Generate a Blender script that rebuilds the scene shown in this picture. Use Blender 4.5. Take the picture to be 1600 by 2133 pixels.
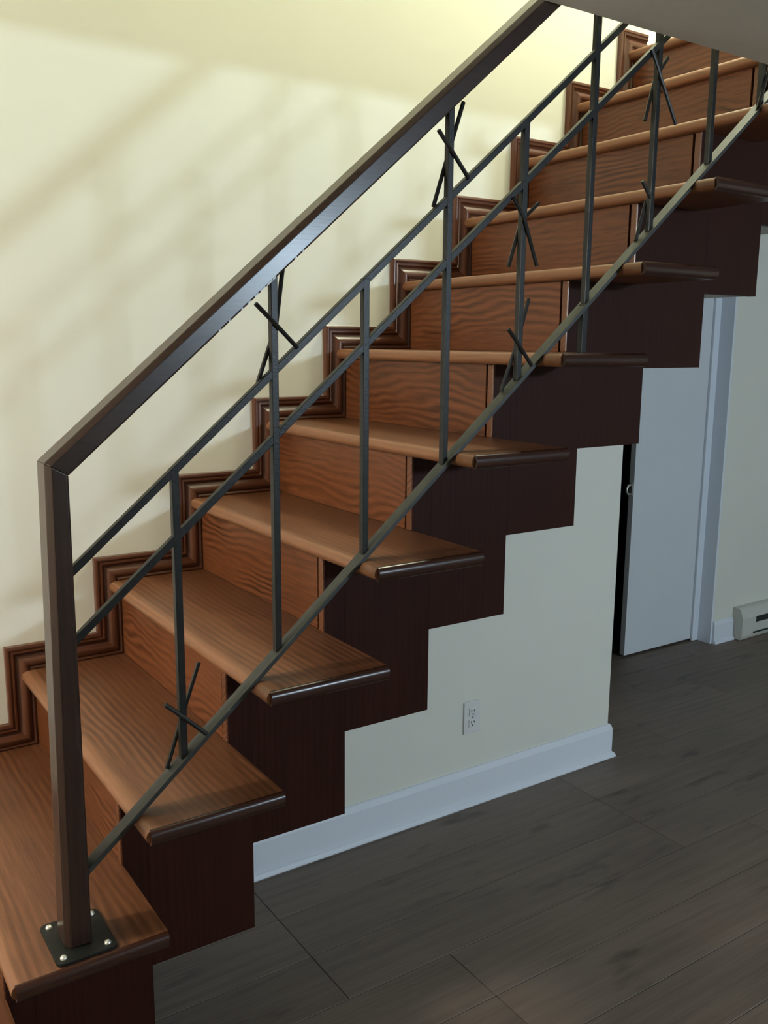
import bpy, bmesh, math, random
from mathutils import Matrix, Vector

# ------------------------------------------------------------------ clear
for o in list(bpy.data.objects):
    bpy.data.objects.remove(o, do_unlink=True)
scene = bpy.context.scene
COL = scene.collection

# ------------------------------------------------------------------ camera
cam_data = bpy.data.cameras.new('camera')
cam = bpy.data.objects.new('camera', cam_data)
COL.objects.link(cam)
R_ = Vector((0.830574, -0.556846, 0.008287))
U_ = Vector((0.094932, 0.156230, 0.983148))
F_ = Vector((0.548757, 0.815791, -0.182623))
cm = Matrix.Identity(4)
for i in range(3):
    cm[i][0], cm[i][1], cm[i][2] = R_[i], U_[i], -F_[i]
cm[0][3], cm[1][3], cm[2][3] = -0.0050, -1.5711, 1.1732
cam.matrix_world = cm
cam_data.sensor_fit = 'VERTICAL'
cam_data.sensor_height = 36.0
cam_data.lens = 1908.72 * 36.0 / 2133.0
cam_data.clip_start = 0.02
scene.camera = cam

# ------------------------------------------------------------------ world, lights, exposure
world = bpy.data.worlds.new('world')
scene.world = world
world.use_nodes = True
bgn = world.node_tree.nodes['Background']
bgn.inputs[0].default_value = (0.55, 0.68, 0.9, 1)
bgn.inputs[1].default_value = 0.02

def area_light(name, loc, target, sx, sy, power, color):
    d = bpy.data.lights.new(name, 'AREA')
    d.shape = 'RECTANGLE'; d.size = sx; d.size_y = sy
    d.energy = power; d.color = color
    o = bpy.data.objects.new(name, d); COL.objects.link(o)
    o.location = loc
    o.rotation_euler = (Vector(target) - Vector(loc)).to_track_quat('-Z', 'Z').to_euler()
    return o

# daylight entering through the basement window in the wall behind the camera
area_light('window_daylight', (2.95, -4.285, 1.615), (2.95, 0.0, 1.615), 0.40, 0.17, 84.0, (0.66, 0.84, 1.0))
# the stairwell lamp on the upper floor
LAMP = (2.62, 0.20, 3.42)
pl = bpy.data.lights.new('stairwell_lamp_light', 'POINT')
pl.energy = 165.0; pl.color = (0.96, 1.0, 0.76); pl.shadow_soft_size = 0.13
plo = bpy.data.objects.new('stairwell_lamp_light', pl); COL.objects.link(plo)
plo.location = LAMP

# the lamp under the lower ceiling at the foot of the stairs
LAMP2 = (-1.25, 0.12, 1.62)
pl2 = bpy.data.lights.new('foot_lamp_light', 'POINT')
pl2.energy = 92.0; pl2.color = (1.0, 0.92, 0.78); pl2.shadow_soft_size = 0.10
plo2 = bpy.data.objects.new('foot_lamp_light', pl2); COL.objects.link(plo2)
plo2.location = LAMP2

vs = scene.view_settings
scene.display_settings.display_device = 'sRGB'
vs.view_transform = 'Standard'
vs.look = 'None'
vs.exposure = 0.0
vs.gamma = 1.0
vs.use_curve_mapping = False

# ------------------------------------------------------------------ materials
def s2l(c):
    c = c / 255.0
    return c / 12.92 if c <= 0.04045 else ((c + 0.055) / 1.055) ** 2.4
def rgb(r, g, b): return (s2l(r), s2l(g), s2l(b), 1.0)

def new_mat(name):
    m = bpy.data.materials.new(name); m.use_nodes = True
    nt = m.node_tree
    return m, nt, nt.nodes['Principled BSDF']

def N(nt, typ, **kw):
    n = nt.nodes.new(typ)
    for k, v in kw.items(): setattr(n, k, v)
    return n

def plain(name, col, rough=0.6, metal=0.0, noise=0.0, nscale=40.0, bump=0.0, bscale=200.0, spec=0.5, coat=0.0, coat_rough=0.1):
    m, nt, b = new_mat(name)
    b.inputs['Roughness'].default_value = rough
    b.inputs['Metallic'].default_value = metal
    b.inputs['Specular IOR Level'].default_value = spec
    b.inputs['Coat Weight'].default_value = coat
    b.inputs['Coat Roughness'].default_value = coat_rough
    tc = N(nt, 'ShaderNodeTexCoord')
    if noise > 0:
        nz = N(nt, 'ShaderNodeTexNoise'); nz.inputs['Scale'].default_value = nscale; nz.inputs['Detail'].default_value = 4
        nt.links.new(tc.outputs['Object'], nz.inputs['Vector'])
        cr = N(nt, 'ShaderNodeValToRGB')
        cr.color_ramp.elements[0].position = 0.3; cr.color_ramp.elements[1].position = 0.7
        cr.color_ramp.elements[0].color = tuple(c * (1 - noise) for c in col[:3]) + (1,)
        cr.color_ramp.elements[1].color = tuple(min(1, c * (1 + noise)) for c in col[:3]) + (1,)
        nt.links.new(nz.outputs['Fac'], cr.inputs['Fac'])
        nt.links.new(cr.outputs['Color'], b.inputs['Base Color'])
    else:
        b.inputs['Base Color'].default_value = col
    if bump > 0:
        n2 = N(nt, 'ShaderNodeTexNoise'); n2.inputs['Scale'].default_value = bscale; n2.inputs['Detail'].default_value = 3
        nt.links.new(tc.outputs['Object'], n2.inputs['Vector'])
        bp = N(nt, 'ShaderNodeBump'); bp.inputs['Strength'].default_value = bump; bp.inputs['Distance'].default_value = 0.002
        nt.links.new(n2.outputs['Fac'], bp.inputs['Height'])
        nt.links.new(bp.outputs['Normal'], b.inputs['Normal'])
    return m

def wood(name, dark, mid, light, axis='Y', rough=0.3, coat=0.0, ring=7.0, fig=0.55, vary=0.12, spec=0.5, bump=0.05, across=22.0, along=1.3, freq=70.0, blotch=0.3, knots=0.0, worn_lit=0.0):
    """stained timber, grain running along the object's axis, each piece with its own offset"""
    m, nt, b = new_mat(name)
    L = nt.links.new
    tc = N(nt, 'ShaderNodeTexCoord'); oi = N(nt, 'ShaderNodeObjectInfo')
    mul = N(nt, 'ShaderNodeVectorMath', operation='SCALE'); mul.inputs[0].default_value = (7.3, 11.1, 5.7)
    L(oi.outputs['Random'], mul.inputs['Scale'])
    add = N(nt, 'ShaderNodeVectorMath', operation='ADD')
    L(tc.outputs['Object'], add.inputs[0]); L(mul.outputs[0], add.inputs[1])
    def scaled(a, c):
        mp = N(nt, 'ShaderNodeVectorMath', operation='MULTIPLY')
        v = [c, c, c]; v['XYZ'.index(axis)] = a
        mp.inputs[1].default_value = v
        L(add.outputs[0], mp.inputs[0]); return mp
    # cathedral figure
    s1 = scaled(along, across * 0.35)
    n1 = N(nt, 'ShaderNodeTexNoise'); n1.inputs['Scale'].default_value = 1.0; n1.inputs['Detail'].default_value = 3; n1.inputs['Roughness'].default_value = 0.45; n1.inputs['Distortion'].default_value = 0.3
    L(s1.outputs[0], n1.inputs['Vector'])
    sep = N(nt, 'ShaderNodeSeparateXYZ'); L(add.outputs[0], sep.inputs[0])
    oth = [c for c in 'XYZ' if c != axis]
    sm = N(nt, 'ShaderNodeMath', operation='ADD'); L(sep.outputs[oth[0]], sm.inputs[0]); L(sep.outputs[oth[1]], sm.inputs[1])
    fq = N(nt, 'ShaderNodeMath', operation='MULTIPLY'); fq.inputs[1].default_value = freq * 6.283; L(sm.outputs[0], fq.inputs[0])
    m1 = N(nt, 'ShaderNodeMath', operation='MULTIPLY_ADD'); m1.inputs[1].default_value = ring * 6.283
    L(n1.outputs['Fac'], m1.inputs[0]); L(fq.outputs[0], m1.inputs[2])
    sn = N(nt, 'ShaderNodeMath', operation='SINE'); L(m1.outputs[0], sn.inputs[0])
    mr = N(nt, 'ShaderNodeMapRange'); mr.inputs[1].default_value = -1; mr.inputs[2].default_value = 1
    L(sn.outputs[0], mr.inputs[0])
    # pores / fibre
    s2 = scaled(along * 5, across * 14)
    n2 = N(nt, 'ShaderNodeTexNoise'); n2.inputs['Scale'].default_value = 1.0; n2.inputs['Detail'].default_value = 5; n2.inputs['Roughness'].default_value = 0.65
    L(s2.outputs[0], n2.inputs['Vector'])
    # broad stain blotches
    s3 = scaled(2.0, 5.0)
    n3 = N(nt, 'ShaderNodeTexNoise'); n3.inputs['Scale'].default_value = 1.0; n3.inputs['Detail'].default_value = 2
    L(s3.outputs[0], n3.inputs['Vector'])
    # the figure comes and goes across the board
    s4 = scaled(along * 1.8, across * 0.6)
    n4 = N(nt, 'ShaderNodeTexNoise'); n4.inputs['Scale'].default_value = 1.0; n4.inputs['Detail'].default_value = 2
    L(s4.outputs[0], n4.inputs['Vector'])
    fr = N(nt, 'ShaderNodeMapRange'); fr.inputs[1].default_value = 0.38; fr.inputs[2].default_value = 0.66; fr.inputs[3].default_value = fig * 0.15; fr.inputs[4].default_value = fig
    L(n4.outputs['Fac'], fr.inputs[0])
    mixf = N(nt, 'ShaderNodeMix', data_type='FLOAT'); L(fr.outputs[0], mixf.inputs[0])
    L(n2.outputs['Fac'], mixf.inputs[2]); L(mr.outputs[0], mixf.inputs[3])
    mix2 = N(nt, 'ShaderNodeMix', data_type='FLOAT'); mix2.inputs[0].default_value = blotch
    L(mixf.outputs[0], mix2.inputs[2]); L(n3.outputs['Fac'], mix2.inputs[3])
    cr = N(nt, 'ShaderNodeValToRGB')
    e = cr.color_ramp.elements
    e[0].position = 0.22; e[0].color = dark
    e[1].position = 0.78; e[1].color = light
    k = cr.color_ramp.elements.new(0.5); k.color = mid
    L(mix2.outputs[0], cr.inputs['Fac'])
    colr = cr.outputs['Color']
    if knots > 0:
        s5 = scaled(4.0, 16.0)
        n5 = N(nt, 'ShaderNodeTexNoise'); n5.inputs['Scale'].default_value = 1.0; n5.inputs['Detail'].default_value = 3
        L(s5.outputs[0], n5.inputs['Vector'])
        kr = N(nt, 'ShaderNodeMapRange'); kr.inputs[1].default_value = 0.60; kr.inputs[2].default_value = 0.74; kr.inputs[3].default_value = 0; kr.inputs[4].default_value = knots
        L(n5.outputs['Fac'], kr.inputs[0])
        km = N(nt, 'ShaderNodeMix', data_type='RGBA'); L(kr.outputs[0], km.inputs[0])
        L(colr, km.inputs[6]); km.inputs[7].default_value = tuple(c * 0.35 for c in dark[:3]) + (1,)
        colr = km.outputs[2]
    if worn_lit > 0:
        # front edge paled: worn varnish plus light from the left painted in
        sw = N(nt, 'ShaderNodeSeparateXYZ'); L(tc.outputs['Object'], sw.inputs[0])
        wn = N(nt, 'ShaderNodeMath', operation='MULTIPLY_ADD'); wn.inputs[1].default_value = 0.03
        L(n3.outputs['Fac'], wn.inputs[0]); L(sw.outputs['X'], wn.inputs[2])
        wr = N(nt, 'ShaderNodeMapRange'); wr.inputs[1].default_value = 0.026; wr.inputs[2].default_value = 0.046; wr.inputs[3].default_value = worn_lit; wr.inputs[4].default_value = 0.0
        L(wn.outputs[0], wr.inputs[0])
        wm = N(nt, 'ShaderNodeMix', data_type='RGBA'); L(wr.outputs[0], wm.inputs[0])
        L(colr, wm.inputs[6]); wm.inputs[7].default_value = rgb(160, 115, 84)
        colr = wm.outputs[2]
    hsv = N(nt, 'ShaderNodeHueSaturation')
    vr = N(nt, 'ShaderNodeMapRange'); vr.inputs[3].default_value = 1 - vary; vr.inputs[4].default_value = 1 + vary
    L(oi.outputs['Random'], vr.inputs[0]); L(vr.outputs[0], hsv.inputs['Value'])
    L(colr, hsv.inputs['Color'])
    L(hsv.outputs['Color'], b.inputs['Base Color'])
    b.inputs['Specular IOR Level'].default_value = spec
    b.inputs['Coat Weight'].default_value = coat
    b.inputs['Coat Roughness'].default_value = 0.12
    rr = N(nt, 'ShaderNodeMapRange'); rr.inputs[3].default_value = rough * 0.85; rr.inputs[4].default_value = rough * 1.25
    L(n3.outputs['Fac'], rr.inputs[0]); L(rr.outputs[0], b.inputs['Roughness'])
    bp = N(nt, 'ShaderNodeBump'); bp.inputs['Strength'].default_value = bump; bp.inputs['Distance'].default_value = 0.001
    L(n2.outputs['Fac'], bp.inputs['Height']); L(bp.outputs['Normal'], b.inputs['Normal'])
    return m

M = {}
M['wall'] = plain('cream_wall_paint', rgb(226, 225, 214), 0.75, noise=0.015, nscale=3, bump=0.05, bscale=350, spec=0.2)
M['ceiling'] = plain('ceiling_paint', rgb(204, 203, 200), 0.9, noise=0.02, nscale=60, bump=0.15, bscale=300, spec=0.1)
M['white'] = plain('white_trim_paint', rgb(226, 232, 240), 0.4, noise=0.01, nscale=5, spec=0.4)
M['door'] = plain('white_door_paint', rgb(214, 218, 222), 0.5, noise=0.01, nscale=4, spec=0.3)
M['heater'] = plain('heater_enamel', rgb(205, 205, 195), 0.45, noise=0.01, nscale=8)
M['dark'] = plain('dark_slot', rgb(18, 18, 18), 0.8)
M['grille'] = plain('heater_grille', rgb(60, 64, 64), 0.5, metal=0.5)
M['plastic'] = plain('outlet_plastic', rgb(222, 222, 220), 0.4)
M['slot'] = plain('outlet_slot', rgb(20, 20, 20), 0.7)
M['screw'] = plain('steel_screw', rgb(200, 200, 195), 0.3, metal=0.9)
M['iron'] = plain('black_iron', rgb(30, 30, 29), 0.38, metal=0.0, noise=0.25, nscale=60, bump=0.15, bscale=260, spec=0.28)
M['iron_flat'] = plain('black_iron_bar', rgb(42, 44, 41), 0.5, metal=0.0, noise=0.2, nscale=50, bump=0.15, bscale=220)
M['plate'] = plain('base_plate_steel', rgb(26, 28, 26), 0.5, metal=0.4, noise=0.2, nscale=40)
M['bolt'] = plain('bolt_zinc', rgb(225, 225, 215), 0.35, metal=0.7)
M['brass'] = plain('latch_metal', rgb(190, 190, 185), 0.35, metal=0.8)
M['tread'] = wood('oak_tread', rgb(54, 30, 18), rgb(92, 57, 36), rgb(120, 78, 52), 'Y', rough=0.34, spec=0.4, ring=4, fig=0.42, vary=0.06, across=16, along=1.6, freq=62, blotch=0.35, worn_lit=0.33)
M['nosing'] = wood('oak_return_nosing', rgb(72, 40, 24), rgb(96, 58, 38), rgb(118, 76, 50), 'X', rough=0.25, ring=4, fig=0.3, vary=0.06)
M['riser'] = wood('oak_riser', rgb(46, 22, 11), rgb(96, 54, 30), rgb(120, 71, 43), 'Y', rough=0.34, spec=0.4, ring=8, fig=0.5, vary=0.06, across=15, along=2.4, freq=60, blotch=0.35, knots=0.45)
M['stringer'] = wood('mahogany_stringer', rgb(36, 17, 13), rgb(48, 23, 17), rgb(58, 29, 21), 'Z', rough=0.45, spec=0.1, ring=4, fig=0.2, vary=0.05, across=14, along=1.0)
M['retnose'] = wood('dark_return_nosing', rgb(38, 20, 15), rgb(52, 28, 20), rgb(64, 36, 25), 'X', rough=0.24, ring=3, fig=0.25, vary=0.04, spec=0.4)
M['trimw'] = wood('walnut_moulding', rgb(60, 31, 20), rgb(86, 49, 32), rgb(104, 62, 42), 'X', rough=0.32, ring=3, fig=0.3, vary=0.08, coat=0.1)
M['trimv'] = wood('walnut_moulding_upright', rgb(60, 31, 20), rgb(86, 49, 32), rgb(104, 62, 42), 'Z', rough=0.32, ring=3, fig=0.3, vary=0.08, coat=0.1)
M['rail'] = wood('dark_handrail', rgb(36, 24, 20), rgb(49, 33, 27), rgb(60, 41, 33), 'X', rough=0.26, spec=0.45, ring=3, fig=0.25, vary=0.02, coat=0.0, along=2.0)
M['post'] = wood('dark_post', rgb(36, 24, 20), rgb(49, 33, 27), rgb(60, 41, 33), 'Z', rough=0.26, spec=0.45, ring=3, fig=0.25, vary=0.02, coat=0.0, along=2.0)
M['plank'] = wood('grey_laminate', rgb(84, 72, 62), rgb(113, 99, 87), rgb(131, 117, 103), 'X', rough=0.5, ring=2.5, fig=0.2, vary=0.10, across=12, along=0.8, freq=22, blotch=0.45, knots=0.6, spec=0.4)
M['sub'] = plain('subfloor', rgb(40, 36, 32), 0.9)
M['plaster'] = plain('soffit_plaster', rgb(200, 200, 196), 0.8, noise=0.02, nscale=20)
M['frame'] = plain('window_frame_paint', rgb(220, 220, 220), 0.5)
gm, gnt, gb = new_mat('lamp_glass')
gb.inputs['Emission Color'].default_value = (1.0, 0.86, 0.60, 1); gb.inputs['Emission Strength'].default_value = 6
M['lampglass'] = gm

# ------------------------------------------------------------------ mesh helpers
def mesh_obj(name, verts, faces, mat, parent=None, loc=(0, 0, 0), bevel=0.0, smooth=False, seg=2):
    me = bpy.data.meshes.new(name)
    bm = bmesh.new()
    vv = [bm.verts.new(v) for v in verts]
    for f in faces:
        try: bm.faces.new([vv[i] for i in f])
        except ValueError: pass
    bmesh.ops.recalc_face_normals(bm, faces=bm.faces)
    if bevel > 0:
        es = [e for e in bm.edges if len(e.link_faces) == 2 and e.calc_face_angle(0) > 0.6]
        bmesh.ops.bevel(bm, geom=es, offset=bevel, segments=seg, profile=0.6, affect='EDGES')
    bm.to_mesh(me); bm.free()
    if smooth:
        for p in me.polygons: p.use_smooth = True
        try: me.set_sharp_from_angle(angle=math.radians(40))
        except Exception: pass
    me.materials.append(M[mat])
    return link(name, me, parent, loc)

def link(name, me, parent=None, loc=(0, 0, 0)):
    o = bpy.data.objects.new(name, me); COL.objects.link(o)
    o.location = loc
    if parent is not None:
        o.parent = parent
        o.matrix_parent_inverse = parent_world(parent).inverted()
    return o

def parent_world(p):
    m = Matrix.LocRotScale(p.location, p.rotation_euler, p.scale)
    if p.parent is not None:
        return parent_world(p.parent) @ p.matrix_parent_inverse @ m
    return m

def copy_to(src, loc, parent):
    o = src.copy(); COL.objects.link(o)
    o.location = loc; o.parent = parent
    o.matrix_parent_inverse = parent_world(parent).inverted()
    return o

def box_vf(x0, x1, y0, y1, z0, z1, base=0):
    v = [(x0, y0, z0), (x1, y0, z0), (x1, y1, z0), (x0, y1, z0), (x0, y0, z1), (x1, y0, z1), (x1, y1, z1), (x0, y1, z1)]
    f = [(0, 3, 2, 1), (4, 5, 6, 7), (0, 1, 5, 4), (1, 2, 6, 5), (2, 3, 7, 6), (3, 0, 4, 7)]
    return v, [tuple(i + base for i in q) for q in f]

def box(name, x0, x1, y0, y1, z0, z1, mat, parent=None, loc=(0, 0, 0), bevel=0.0, smooth=False, seg=2):
    v, f = box_vf(x0, x1, y0, y1, z0, z1)
    return mesh_obj(name, v, f, mat, parent, loc, bevel, smooth, seg)

def boxes(name, lst, mat, parent=None):
    V, Fc = [], []
    for b in lst:
        v, f = box_vf(*b, base=len(V)); V += v; Fc += f
    return mesh_obj(name, V, Fc, mat, parent)

def prism_y(name, poly, y0, y1, mat, parent=None, loc=(0, 0, 0), bevel=0.0, smooth=False):
    """polygon in (x,z) extruded along y"""
    n = len(poly)
    V = [(x, y0, z) for x, z in poly] + [(x, y1, z) for x, z in poly]
    Fc = [tuple(range(n)), tuple(range(2 * n - 1, n - 1, -1))]
    for i in range(n):
        j = (i + 1) % n
        Fc.append((i, n + i, n + j, j))
    return mesh_obj(name, V, Fc, mat, parent, loc, bevel, smooth)

def prism_x(name, poly, x0, x1, mat, parent=None, loc=(0, 0, 0), bevel=0.0, smooth=False):
    """polygon in (y,z) extruded along x"""
    n = len(poly)
    V = [(x0, y, z) for y, z in poly] + [(x1, y, z) for y, z in poly]
    Fc = [tuple(range(n)), tuple(range(2 * n - 1, n - 1, -1))]
    for i in range(n):
        j = (i + 1) % n
        Fc.append((i, n + i, n + j, j))
    return mesh_obj(name, V, Fc, mat, parent, loc, bevel, smooth)

def bar(name, pts, ux, uy, a, b, mat, parent=None, bevel=0.0):
    """rectangular bar through pts; section a along ux, b along uy (mitred on ux/uy frame)"""
    V, Fc = [], []
    ux = Vector(ux); uy = Vector(uy)
    for p in pts:
        p = Vector(p)
        for sx, sy in ((-1, -1), (1, -1), (1, 1), (-1, 1)):
            V.append(tuple(p + ux * (sx * a / 2) + uy * (sy * b / 2)))
    for k in range(len(pts) - 1):
        for i in range(4):
            j = (i + 1) % 4
            Fc.append((4 * k + i, 4 * k + j, 4 * k + 4 + j, 4 * k + 4 + i))
    Fc.append((0, 3, 2, 1)); e = 4 * (len(pts) - 1); Fc.append((e, e + 1, e + 2, e + 3))
    return mesh_obj(name, V, Fc, mat, parent, bevel=bevel)

def tube(name, pts, r, mat, parent=None, seg=8):
    V, Fc = [], []
    P = [Vector(p) for p in pts]
    for k, p in enumerate(P):
        d = (P[min(k + 1, len(P) - 1)] - P[max(k - 1, 0)]).normalized()
        s = Vector((0, 1, 0)); a = d.cross(s)
        if a.length < 1e-3: a = d.cross(Vector((1, 0, 0)))
        a.normalize(); b2 = d.cross(a).normalized()
        for i in range(seg):
            t = 2 * math.pi * i / seg
            V.append(tuple(p + a * (r * math.cos(t)) + b2 * (r * math.sin(t))))
    for k in range(len(P) - 1):
        for i in range(seg):
            j = (i + 1) % seg
            Fc.append((seg * k + i, seg * k + j, seg * (k + 1) + j, seg * (k + 1) + i))
    Fc.append(tuple(range(seg))); e = seg * (len(P) - 1); Fc.append(tuple(range(e + seg - 1, e - 1, -1)))
    return mesh_obj(name, V, Fc, mat, parent, smooth=True)

def empty(name, loc):
    o = bpy.data.objects.new(name, None); COL.objects.link(o)
    o.location = loc; o.empty_display_size = 0.1
    return o

def tag(o, label, cat, kind=None, group=None):
    o['label'] = label; o['category'] = cat
    if kind: o['kind'] = kind
    if group: o['group'] = group
    return o

# ------------------------------------------------------------------ dimensions
H, G = 0.19, 0.2192          # rise, going
FL = -0.36                   # lower floor
WY = 0.648                   # stair wall face
TR = 0.628                   # face of the wall moulding
CE = 1.795                   # lower ceiling
UF = 11 * H + 0.013          # upper floor / landing
UC = 4.15                    # upper ceiling
XL, XR = -1.9, 5.3           # room extents
YF = -4.3                    # wall behind the camera
YB = 1.272                   # far wall with the door
WE = 2.51                    # end of the stair wall
X0, Z0 = 0.5176, -0.2167     # stringer sawtooth origin
RX = 0.0305                  # riser face behind nosing front
OV = 0.237                   # tread end beyond stringer
TT, TB = 0.013, -0.014       # tread top / bottom relative to n*H

# ------------------------------------------------------------------ setting
fl = box('floor', XL, XR, YF, 2.3, FL - 0.12, FL - 0.010, 'sub')
tag(fl, 'grey brown laminate plank floor of the lower room', 'floor', 'structure')
random.seed(4)
PW = 0.182
plank_mesh = {}
def plank(L):
    key = round(L, 3)
    if key not in plank_mesh:
        o = box('floor_plank', 0, L - 0.0012, 0, PW - 0.0014, -0.0098, 0, 'plank', fl, bevel=0.0012, seg=1)
        plank_mesh[key] = o.data
        return o
    return link('floor_plank', plank_mesh[key], fl)
y = YF; row = 0
while y < 1.43:
    x = XL - random.choice((0.15, 0.45, 0.75, 1.05)) ; row += 1
    while x < XR:
        L = 1.22
        a = max(x, XL); b = min(x + L, XR)
        if b - a > 0.06:
            o = plank(b - a); o.location = (a, y, FL)
        x += L
    y += PW

# stair wall, running up through both floors
w = box('wall_stair', XL, WE, WY, WY + 0.11, FL, UC, 'wall')
tag(w, 'cream painted wall rising beside and below the stairs', 'wall', 'structure')
# far wall with the closet opening
OX0, OX1, OZ = 3.02, 3.969, 1.72
w = boxes('wall_far', [(1.5, OX0, YB, YB + 0.10, FL, UC), (OX1, XR, YB, YB + 0.10, FL, UC), (OX0, OX1, YB, YB + 0.10, OZ, UC)], 'wall')
tag(w, 'far off white wall around the white closet door', 'wall', 'structure')
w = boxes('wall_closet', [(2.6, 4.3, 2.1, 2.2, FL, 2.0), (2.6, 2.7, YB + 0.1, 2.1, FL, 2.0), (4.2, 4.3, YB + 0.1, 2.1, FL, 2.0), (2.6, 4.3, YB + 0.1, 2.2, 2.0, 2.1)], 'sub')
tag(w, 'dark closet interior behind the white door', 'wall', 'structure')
w = box('wall_passage', 1.4, 1.5, WY + 0.11, YB + 0.1, FL, UC, 'wall')
tag(w, 'end wall of the passage behind the stair wall', 'wall', 'structure')
w = box('wall_left', XL - 0.1, XL, YF, WY + 0.11, FL, UC, 'wall')
tag(w, 'cream wall past the foot of the stairs', 'wall', 'structure')
w = box('wall_right', XR, XR + 0.1, YF, YB + 0.1, FL, UC, 'wall')
tag(w, 'cream wall on the heater side of the room', 'wall', 'structure')
WX0, WX1, WZ0, WZ1 = 2.72, 3.18, 1.50, 1.73
w = boxes('wall_front', [(XL, WX0, YF - 0.1, YF, FL, UC), (WX1, XR, YF - 0.1, YF, FL, UC), (WX0, WX1, YF - 0.1, YF, FL, WZ0), (WX0, WX1, YF - 0.1, YF, WZ1, UC)], 'wall')
tag(w, 'cream wall with the basement window', 'wall', 'structure')
# window frame
wf = boxes('window_1', [(WX0, WX1, YF - 0.08, YF - 0.03, WZ0, WZ0 + 0.03), (WX0, WX1, YF - 0.08, YF - 0.03, WZ1 - 0.03, WZ1),
                        (WX0, WX0 + 0.03, YF - 0.08, YF - 0.03, WZ0, WZ1), (WX1 - 0.03, WX1, YF - 0.08, YF - 0.03, WZ0, WZ1)], 'frame')
tag(wf, 'white framed high basement window', 'window', 'structure')
# ceiling slab with the stairwell opening
OE = -0.21
c = boxes('ceiling', [(XL, XR, YF, OE, CE, UF - 0.02), (2.60, XR, OE, YB, CE, UF - 0.02), (XL, -0.35, OE, WY, CE, UF - 0.02), (1.5, 2.6, WY + 0.11, YB, CE, UF - 0.02)], 'ceiling')
tag(c, 'grey painted ceiling edge above the stair opening', 'ceiling', 'structure')
c = box('ceiling_upper', XL, XR, YF, YB, UC, UC + 0.1, 'ceiling')
tag(c, 'ceiling of the upper floor over the stairwell', 'ceiling', 'structure')
lf = boxes('floor_upper', [(2.60, XR, OE, YB, UF - 0.02, UF), (XL, XR, YF, OE, UF - 0.02, UF)], 'tread')
tag(lf, 'wooden upper landing floor at the top of the stairs', 'floor', 'structure')

w = boxes('wall_upper_bounce', [(XL, XR, -1.0, -0.9, UF, UC), (-0.9, -0.8, -0.9, WY, UF, UC)], 'wall')  # unseen walls added to keep and bounce the lamp light in the stairwell
tag(w, 'cream unseen upstairs wall added to bounce light into the stairwell', 'wall', 'structure')

# baseboards -----------------------------------------------------------------
def baseboard(name, x0, x1, yw, label, endcap=False, h=0.125):
    poly = [(yw, FL), (yw - 0.026, FL), (yw - 0.026, FL + 0.004), (yw - 0.022, FL + 0.014), (yw - 0.014, FL + 0.020),
            (yw - 0.014, FL + h - 0.020), (yw - 0.009, FL + h - 0.004), (yw - 0.005, FL + h), (yw, FL + h)]
    o = prism_x(name, poly, x0, x1, 'white')
    return tag(o, label, 'baseboard', 'structure')
bb = baseboard('baseboard_stair', 0.2, WE, WY, 'white baseboard with shoe moulding below the stairs', h=0.128)
# the return of the same baseboard around the wall end
n_ = [(0.0, FL), (0.026, FL), (0.026, FL + 0.004), (0.022, FL + 0.014), (0.014, FL + 0.020), (0.014, FL + 0.108), (0.009, FL + 0.124), (0.005, FL + 0.128), (0.0, FL + 0.128)]
V, Fc = [], []
for q in (0, 1):
    for d, z in n_:
        V.append((WE + d, (WY - d) if q == 0 else WY + 0.11, z))
V2 = [(WE, WY - d, z) for d, z in n_]
m = len(n_)
for i in range(m):
    j = (i + 1) % m
    Fc.append((i, j, m + j, m + i))
Fc.append(tuple(range(m, 2 * m)))
base = len(V); V += V2
for i in range(m):
    j = (i + 1) % m
    Fc.append((i, base + i, base + j, j))
mesh_obj('baseboard_return', V, Fc, 'white', bb)
baseboard('baseboard_far', OX1 + 0.002, 4.13, YB, 'short white baseboard between closet door and heater', h=0.12)

# closet door ------------------------------------------------------------------
dr = empty('door_1', (3.69, 1.38, FL))
tag(dr, 'plain white closet door standing slightly open under the stairs', 'door', 'structure')
box('door_panel', 3.410, 3.962, 1.362, 1.392, FL + 0.012, OZ - 0.01, 'door', dr, bevel=0.0015)
lt = box('latch_plate', 3.405, 3.4105, 1.368, 1.386, 0.455, 0.515, 'brass', dr, bevel=0.001)
tube('latch_loop', [(3.407, 1.377, 0.508), (3.388, 1.377, 0.506), (3.378, 1.377, 0.493), (3.378, 1.377, 0.477), (3.388, 1.377, 0.464), (3.407, 1.377, 0.462)], 0.006, 'brass', dr)
tr = empty('trim_1', (OX1, YB, FL))
tag(tr, 'white jamb lining at the hinge side of the closet door', 'door trim', 'structure')
box('jamb', OX1 - 0.012, OX1 + 0.002, YB - 0.002, YB + 0.088, FL, OZ, 'white', tr, bevel=0.001)
box('door_stop', OX1 - 0.055, OX1 - 0.010, YB + 0.076, YB + 0.089, FL + 0.002, OZ, 'white', tr, bevel=0.002)
box('jamb_head', OX0, OX1, YB - 0.002, YB + 0.088, OZ - 0.012, OZ + 0.002, 'white', tr, bevel=0.001)

# ------------------------------------------------------------------ staircase
st = empty('staircase', (0.0, 0.3, FL))
tag(st, 'stained oak staircase with dark stepped side boards and overhanging treads', 'staircase')

# tread: bullnosed board, overhanging the side boards
def nose_profile(x1, r=0.0135, n=7):
    pts = []
    zc = (TT + TB) / 2
    for i in range(n + 1):
        a = math.pi / 2 + math.pi * i / n
        pts.append((r + r * math.cos(a), zc + r * math.sin(a)))
    pts += [(x1, TB), (x1, TT)]
    return pts
back = G + RX
tread0 = prism_y('tread', nose_profile(back), -OV + 0.006, TR + 0.012, 'tread', st, smooth=True)
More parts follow.
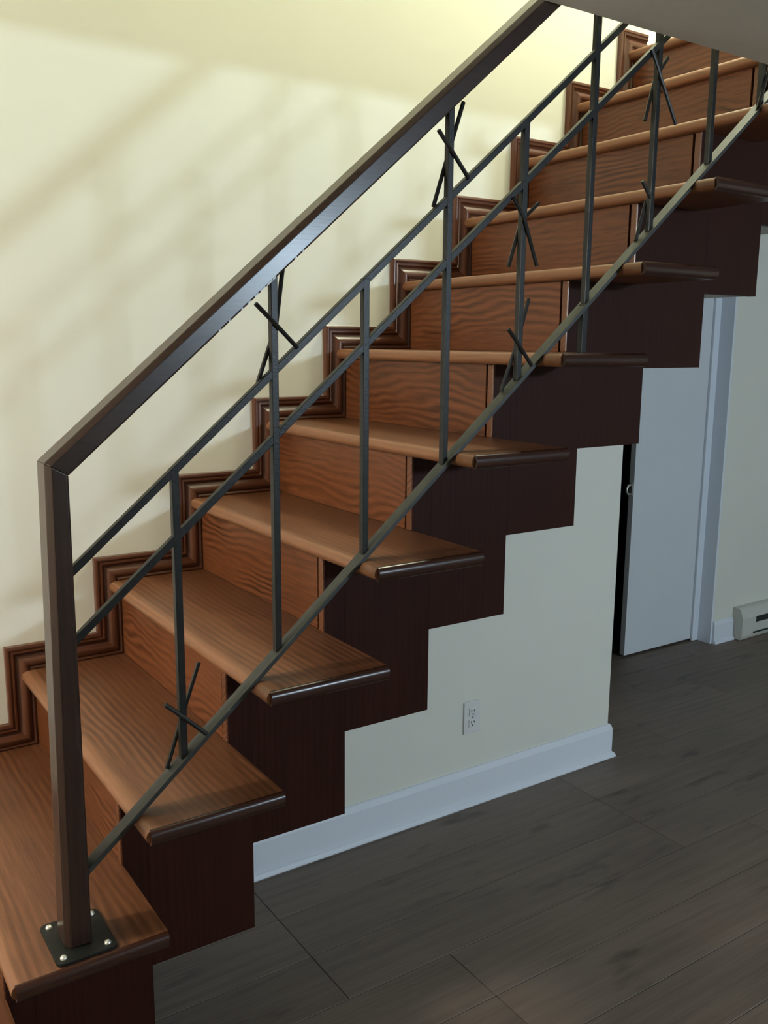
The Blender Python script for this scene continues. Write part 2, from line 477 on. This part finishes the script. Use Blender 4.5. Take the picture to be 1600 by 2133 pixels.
# side return nosing, a strip along the tread end with a rounded outer edge
rp = [(-OV + 0.0062, TB - 0.0004)]
for i in range(9):
    a = -math.pi / 2 - math.pi * i / 8
    rp.append((-OV + 0.0055 + 0.0095 * math.cos(a), (TT + TB) / 2 + 0.0140 * math.sin(a)))
rp.append((-OV + 0.0062, TT + 0.0005))
ret0 = prism_x('return_nosing', rp, 0.006, back - 0.001, 'retnose', tread0, smooth=True)
riser0 = box('riser', 0, 0.018, 0.030, TR + 0.006, -H + TT, TB, 'riser', st, bevel=0.0008, seg=1)

for k, n in enumerate(range(-1, 12)):
    if k == 0:
        t = tread0; t.location = (n * G, 0, n * H)
        rt = ret0
        rs = riser0; rs.location = (n * G + RX, 0, n * H)
        for o, p in ((t, st), (rs, st)):
            o.matrix_parent_inverse = parent_world(p).inverted()
        rt.matrix_parent_inverse = Matrix.Identity(4)
    else:
        t = copy_to(tread0, (n * G, 0, n * H), st)
        r2 = ret0.copy(); COL.objects.link(r2); r2.parent = t; r2.matrix_parent_inverse = Matrix.Identity(4)
        copy_to(riser0, (n * G + RX, 0, n * H), st)

# stepped side boards: one L-shaped panel per step
dxr = (2 * G + RX) - (X0 - 0.0) + G  # riser position inside the panel (panel starts at X0+(k-1)G, riser k+2)
SY0, SY1 = 0.0, 0.022
gap = 0.0001
def panel_poly(k):
    zb = max(k * H + Z0, FL + 0.001) - k * H
    z1 = H + TB; z2 = 2 * H + TB
    pts = [(gap, zb), (G - gap, zb), (G - gap, z2), (dxr, z2), (dxr, z1), (gap, z1)]
    if k == -3:
        pts = [(dxr, zb), (G - gap, zb), (G - gap, z2), (dxr, z2)]
    return pts
p0 = None
for k in range(-3, 10):
    loc = (X0 + (k - 1) * G, 0, k * H)
    if k < 0:
        prism_y('side_board', panel_poly(k), SY0, SY1, 'stringer', st, loc, bevel=0.0004)
    elif p0 is None:
        p0 = prism_y('side_board', panel_poly(k), SY0, SY1, 'stringer', st, loc, bevel=0.0004)
    else:
        copy_to(p0, loc, st)
# oak corner strip on the front edge of every side board, beside the riser
cs0 = None
for n in range(-1, 12):
    loc = (n * G + RX, 0, n * H)
    if cs0 is None:
        cs0 = box('corner_strip', -0.0035, 0.004, 0.0015, 0.0205, -H + TT, TB, 'nosing', st, loc, bevel=0.002)
    else: copy_to(cs0, loc, st)
# stepped plaster soffit
sh = sv = None
for k in range(-1, 10):
    zb = k * H + Z0
    if zb < FL: continue
    l1 = (X0 + (k - 1) * G, 0, zb)
    if sh is None:
        sh = box('soffit_panel', -0.012, G, SY1, WY, 0.001, 0.013, 'plaster', st, l1)
        sv = box('soffit_upright', G - 0.013, G - 0.001, SY1, WY, 0.001, H + 0.001, 'plaster', st, l1)
    else:
        copy_to(sh, l1, st); copy_to(sv, l1, st)

# moulding on the wall following the steps
MA, MB, MW = -0.0333, 0.0758, 0.0632
prof = [(0.0, 0.0), (0.0, 0.013), (0.003, 0.016), (0.008, 0.016), (0.010, 0.013), (0.013, 0.0125), (0.0145, 0.0155), (0.018, 0.0155), (0.020, 0.010),
        (0.024, 0.0075), (0.029, 0.0105), (0.034, 0.0165), (0.040, 0.0200), (0.046, 0.0205), (0.0495, 0.018), (0.0505, 0.0135), (0.053, 0.0125),
        (0.055, 0.0155), (0.0585, 0.0175), (0.062, 0.016), (MW, 0.012), (MW, 0.0)]
def moulding(horizontal, name, mat, xe=None):
    V, Fc = [], []
    for d, hgt in prof:
        yv = WY - (hgt * 0.8 + (0.0035 if hgt > 0 else 0))
        if horizontal:
            a = (MA + d, yv, MB - d); b = ((G + MA + d) if xe is None else xe, yv, MB - d)
        else:
            a = (MA + d, yv, -H + MB - d); b = (MA + d, yv, MB - d)
        V += [a, b]
    n = len(prof)
    for i in range(n - 1):
        Fc.append((2 * i, 2 * i + 1, 2 * i + 3, 2 * i + 2))
    Fc.append((2 * n - 2, 2 * n - 1, 1, 0))
    Fc.append(tuple(2 * i for i in range(n))); Fc.append(tuple(2 * i + 1 for i in range(n - 1, -1, -1)))
    return mesh_obj(name, V, Fc, mat, st, smooth=True)
mh = mv = None
for n in range(-1, 12):
    loc = (n * G, 0, n * H)
    if mh is None:
        mh = moulding(True, 'wall_moulding', 'trimw'); mv = moulding(False, 'wall_moulding', 'trimv')
        for o in (mh, mv):
            o.location = loc; o.matrix_parent_inverse = parent_world(st).inverted()
    elif n == 11:
        o = moulding(True, 'wall_moulding', 'trimw', xe=WE - 0.006 - n * G)
        o.location = loc; o.matrix_parent_inverse = parent_world(st).inverted()
        copy_to(mv, loc, st)
    else:
        copy_to(mh, loc, st); copy_to(mv, loc, st)
box('landing_nosing_board', 11 * G + back, 2.62, -OV + 0.03, WY - 0.02, UF - 0.02, UF, 'tread', st)

# ------------------------------------------------------------------ railing
BY = -0.168
rl = empty('stair_railing', (0.337, BY, H + TT))
tag(rl, 'black iron stair railing with dark wooden handrail and twig ornaments', 'railing')
SL = 0.862
def zu(x): return 0.824 + 0.856 * (x - 0.363)
def z2(x): return 0.714 + 0.854 * (x - 0.363)
def zb(x): return 0.527 + 0.860 * (x - 0.591)     # top face of the bottom bar
def zh(x): return 0.974 + 0.863 * (x - 0.356)     # underside of the handrail
XE = 2.42
# base plate and bolts
px0, px1, py0, py1 = 0.290, 0.386, -0.229, -0.110
zt = H + TT
cr_ = 0.010
pp = []
for cx, cy, a0 in ((px1 - cr_, py1 - cr_, 0), (px0 + cr_, py1 - cr_, 90), (px0 + cr_, py0 + cr_, 180), (px1 - cr_, py0 + cr_, 270)):
    for i in range(4):
        a = math.radians(a0 + 30 * i); pp.append((cx + cr_ * math.cos(a), cy + cr_ * math.sin(a)))
n = len(pp)
V = [(x, y, zt) for x, y in pp] + [(x, y, zt + 0.006) for x, y in pp]
Fc = [tuple(range(n - 1, -1, -1)), tuple(range(n, 2 * n))] + [(i, (i + 1) % n, n + (i + 1) % n, n + i) for i in range(n)]
plate = mesh_obj('base_plate', V, Fc, 'plate', rl, bevel=0.001)
def bolt(x, y):
    V, Fc = [], []
    rings = [(0.0058, 0.0), (0.0058, 0.0015), (0.0045, 0.0038), (0.002, 0.0048)]
    for r, z in rings:
        for i in range(10):
            a = 2 * math.pi * i / 10; V.append((x + r * math.cos(a), y + r * math.sin(a), zt + 0.0058 + z))
    for k in range(len(rings) - 1):
        for i in range(10):
            j = (i + 1) % 10; Fc.append((10 * k + i, 10 * k + j, 10 * k + 10 + j, 10 * k + 10 + i))
    Fc.append(tuple(range(9, -1, -1))); Fc.append(tuple(range(30, 40)))
    mesh_obj('bolt', V, Fc, 'bolt', plate, smooth=True)
for bx in (px0 + 0.013, px1 - 0.013):
    for by in (py0 + 0.014, py1 - 0.014): bolt(bx, by)

# post and handrail share a chamfered section: front -0.197 .. back -0.138
HF, HB, CH = -0.199, -0.140, 0.009
def section_loft(name, stations, mat, parent):
    V, Fc = [], []
    for s in stations:
        V += s
    n = len(stations[0])
    for k in range(len(stations) - 1):
        for i in range(n):
            j = (i + 1) % n
            Fc.append((n * k + i, n * k + j, n * k + n + j, n * k + n + i))
    Fc.append(tuple(range(n - 1, -1, -1))); e = n * (len(stations) - 1); Fc.append(tuple(range(e, e + n)))
    return mesh_obj(name, V, Fc, mat, parent, bevel=0.0015, seg=2)
def post_sec(x0, x1, z0, z1):
    # z0 applies at x0 (outer side), z1 at x1 (inner side)
    def z(x): return z0 + (z1 - z0) * (x - x0) / (x1 - x0)
    q = [(x0, HF + CH), (x0 + CH, HF), (x1 - 0.003, HF), (x1, HF + 0.003), (x1, HB - 0.003), (x1 - 0.003, HB), (x0 + CH, HB), (x0, HB - CH)]
    return [(x, y, z(x)) for x, y in q]
XA, XB_ = 0.3235, 0.3565          # post top outer/inner
mz1 = zh(XB_) ; HT = 0.048        # vertical thickness of the sloping rail
mz0 = zh(XA) + HT
section_loft('post', [post_sec(0.311, 0.3535, zt + 0.006, zt + 0.006), post_sec(XA, XB_, mz0, mz1)], 'post', rl)
def rail_sec(xb, xt):
    # lower point at xb on the underside line, upper point at xt on the top line
    zl, zt_ = zh(xb), zh(xt) + HT
    def at(t): return (xb + (xt - xb) * t, zl + (zt_ - zl) * t)
    c = 0.22
    q = [(1, HF + CH), (1 - c, HF), (0.06, HF), (0, HF + 0.003), (0, HB - 0.003), (0.06, HB), (1 - c, HB), (1, HB - CH)]
    return [(at(t)[0], y, at(t)[1]) for t, y in q]
xe = XE
section_loft('handrail', [rail_sec(XB_, XA), rail_sec(xe, xe - 0.022)], 'rail', rl)

# paint chips on the lower front edge of the handrail
for cx_, cl in ((0.600, .003), (0.618, .002), (0.640, .0025), (0.652, .004), (0.664, .006), (0.674, .009), (0.686, .010), (0.697, .005), (0.738, .003), (0.752, .002)):
    p0_ = (cx_, HF - 0.0004, zh(cx_) + 0.003); p1_ = (cx_ + cl, HF - 0.0004, zh(cx_ + cl) + 0.003)
    bar('paint_chip', [p0_, p1_], (0, 0, 1), (0, 1, 0), 0.003, 0.0012, 'white', rl)

# sloping bars
def slope_bar(name, f, xa, xb, a, b, mat, dz=0.0, bevel=0.001):
    d = Vector((1, 0, (f(xb) - f(xa)) / (xb - xa))).normalized()
    nrm = Vector((-d.z, 0, d.x))
    return bar(name, [(xa, BY, f(xa) + dz), (xb, BY, f(xb) + dz)], nrm, (0, 1, 0), a, b, mat, rl, bevel)
upper_rail = slope_bar('upper_bar', zu, 0.352, XE, 0.012, 0.012, 'iron')
middle_rail = slope_bar('middle_bar', z2, 0.352, XE, 0.012, 0.012, 'iron')
bottom_rail = slope_bar('bottom_bar', zb, 0.350, XE, 0.008, 0.027, 'iron_flat', dz=-0.0045)

BX = [0.530, 0.712, 0.894, 1.076, 1.260, 1.442, 1.627, 1.811, 1.984, 2.168, 2.35]
bal = []
for i, x in enumerate(BX):
    top = (zh(x) + 0.004) if i % 2 == 1 else (zu(x) + 0.004)
    s = 0.0125
    o = box('baluster', x - s / 2, x + s / 2, BY - s / 2, BY + s / 2, zb(x) - 0.003, top, 'iron', rl, bevel=0.001)
    bal.append(o)
# support leg from the bottom bar to the sixth tread
box('support_leg', 1.432, 1.447, BY - 0.0065, BY + 0.0065, 6 * H + TT, zb(1.438) - 0.002, 'iron', rl, bevel=0.001)

def twig(b, pts, dy=0.0, r=0.0040):
    Q = [(x, BY + dy, z) for x, z in pts]
    tube('twig', Q, r, 'iron', b, 8)
f_, k_ = -0.0085, 0.0085
twig(bal[1], [(0.676, 1.233), (0.716, 1.197), (0.753, 1.162)], f_)
twig(bal[1], [(0.736, 1.296), (0.722, 1.200), (0.686, 1.104)], k_)
twig(bal[3], [(1.044, 1.548), (1.078, 1.513), (1.116, 1.472)], f_)
twig(bal[3], [(1.113, 1.608), (1.080, 1.513), (1.048, 1.418)], k_)
twig(bal[4], [(1.227, 1.448), (1.258, 1.409), (1.294, 1.324)], f_)
twig(bal[4], [(1.309, 1.447), (1.264, 1.409), (1.235, 1.321)], k_)
twig(bal[4], [(1.225, 1.200), (1.257, 1.166), (1.293, 1.126)], f_)
twig(bal[4], [(1.292, 1.261), (1.262, 1.166), (1.226, 1.078)], k_)
twig(bal[0], [(0.498, 0.577), (0.531, 0.546), (0.570, 0.508)], f_)
twig(bal[0], [(0.566, 0.633), (0.534, 0.546), (0.503, 0.456)], k_)
twig(bal[6], [(1.594, 1.776), (1.625, 1.729), (1.684, 1.640)], f_)
twig(bal[6], [(1.666, 1.775), (1.630, 1.729), (1.605, 1.640)], k_)
twig(bal[6], [(1.589, 1.514), (1.618, 1.482)], f_)
twig(bal[6], [(1.624, 1.478), (1.597, 1.393)], k_)
twig(bal[8], [(2.006, 1.826), (1.964, 1.706)], f_)

# ------------------------------------------------------------------ wall outlet
ot = empty('electrical_outlet', (1.845, WY, -0.05))
tag(ot, 'white duplex wall outlet above the baseboard', 'outlet')
box('cover_plate', 1.810, 1.879, WY - 0.006, WY, -0.106, 0.006, 'plastic', ot, bevel=0.002)
for zc in (-0.031, -0.070):
    r = box('receptacle', 1.829, 1.860, WY - 0.009, WY - 0.004, zc - 0.0145, zc + 0.0145, 'plastic', ot, bevel=0.0025)
    box('slot', 1.8372, 1.8397, WY - 0.0098, WY - 0.008, zc + 0.000, zc + 0.009, 'slot', r)
    box('slot', 1.8490, 1.8515, WY - 0.0098, WY - 0.008, zc + 0.001, zc + 0.008, 'slot', r)
    tube('ground_hole', [(1.8444, WY - 0.0098, zc - 0.007), (1.8444, WY - 0.008, zc - 0.007)], 0.0028, 'slot', r, 10)
tube('plate_screw', [(1.8444, WY - 0.0072, -0.0505), (1.8444, WY - 0.005, -0.0505)], 0.003, 'screw', ot, 10)

# ------------------------------------------------------------------ baseboard heater
ht = empty('baseboard_heater', (4.6, YB - 0.03, FL))
tag(ht, 'off white electric baseboard heater low on the far wall', 'heater')
hx0, hx1 = 4.135, 5.10
hp = [(YB, FL + 0.002), (YB - 0.052, FL + 0.002), (YB - 0.062, FL + 0.022), (YB - 0.062, FL + 0.118), (YB - 0.046, FL + 0.165), (YB - 0.030, FL + 0.172), (YB, FL + 0.172)]
prism_x('heater_body', hp, hx0 + 0.07, hx1 - 0.07, 'heater', ht, bevel=0.002)
for a, b2 in ((hx0, hx0 + 0.0695), (hx1 - 0.0695, hx1)):
    prism_x('end_cap', [(y_ - (0.003 if y_ < YB - 0.01 else 0), z_) for y_, z_ in hp], a, b2, 'heater', ht, bevel=0.003)
# outlet grille and intake slot on the sloping and lower front
boxes('outlet_grille', [(hx0 + 0.12, hx1 - 0.12, YB - 0.0635, YB - 0.055, FL + 0.086, FL + 0.118)], 'grille', ht)
boxes('intake_slot', [(hx0 + 0.10, hx1 - 0.10, YB - 0.0630, YB - 0.055, FL + 0.026, FL + 0.036)], 'grille', ht)

# ------------------------------------------------------------------ stairwell lamp on the upper floor
lp = empty('ceiling_lamp', (LAMP[0], LAMP[1], UC))
tag(lp, 'white glass ceiling lamp over the upper landing', 'lamp')
tube('lamp_rod', [(LAMP[0], LAMP[1], UC), (LAMP[0], LAMP[1], LAMP[2] + 0.12)], 0.01, 'brass', lp)
tube('canopy', [(LAMP[0], LAMP[1], UC), (LAMP[0], LAMP[1], UC - 0.03)], 0.06, 'brass', lp, 20)
lp2 = empty('ceiling_lamp', (LAMP2[0], LAMP2[1], CE))
tag(lp2, 'small ceiling lamp over the foot of the stairs', 'lamp')
tube('canopy', [(LAMP2[0], LAMP2[1], CE), (LAMP2[0], LAMP2[1], CE - 0.03)], 0.06, 'brass', lp2, 20)
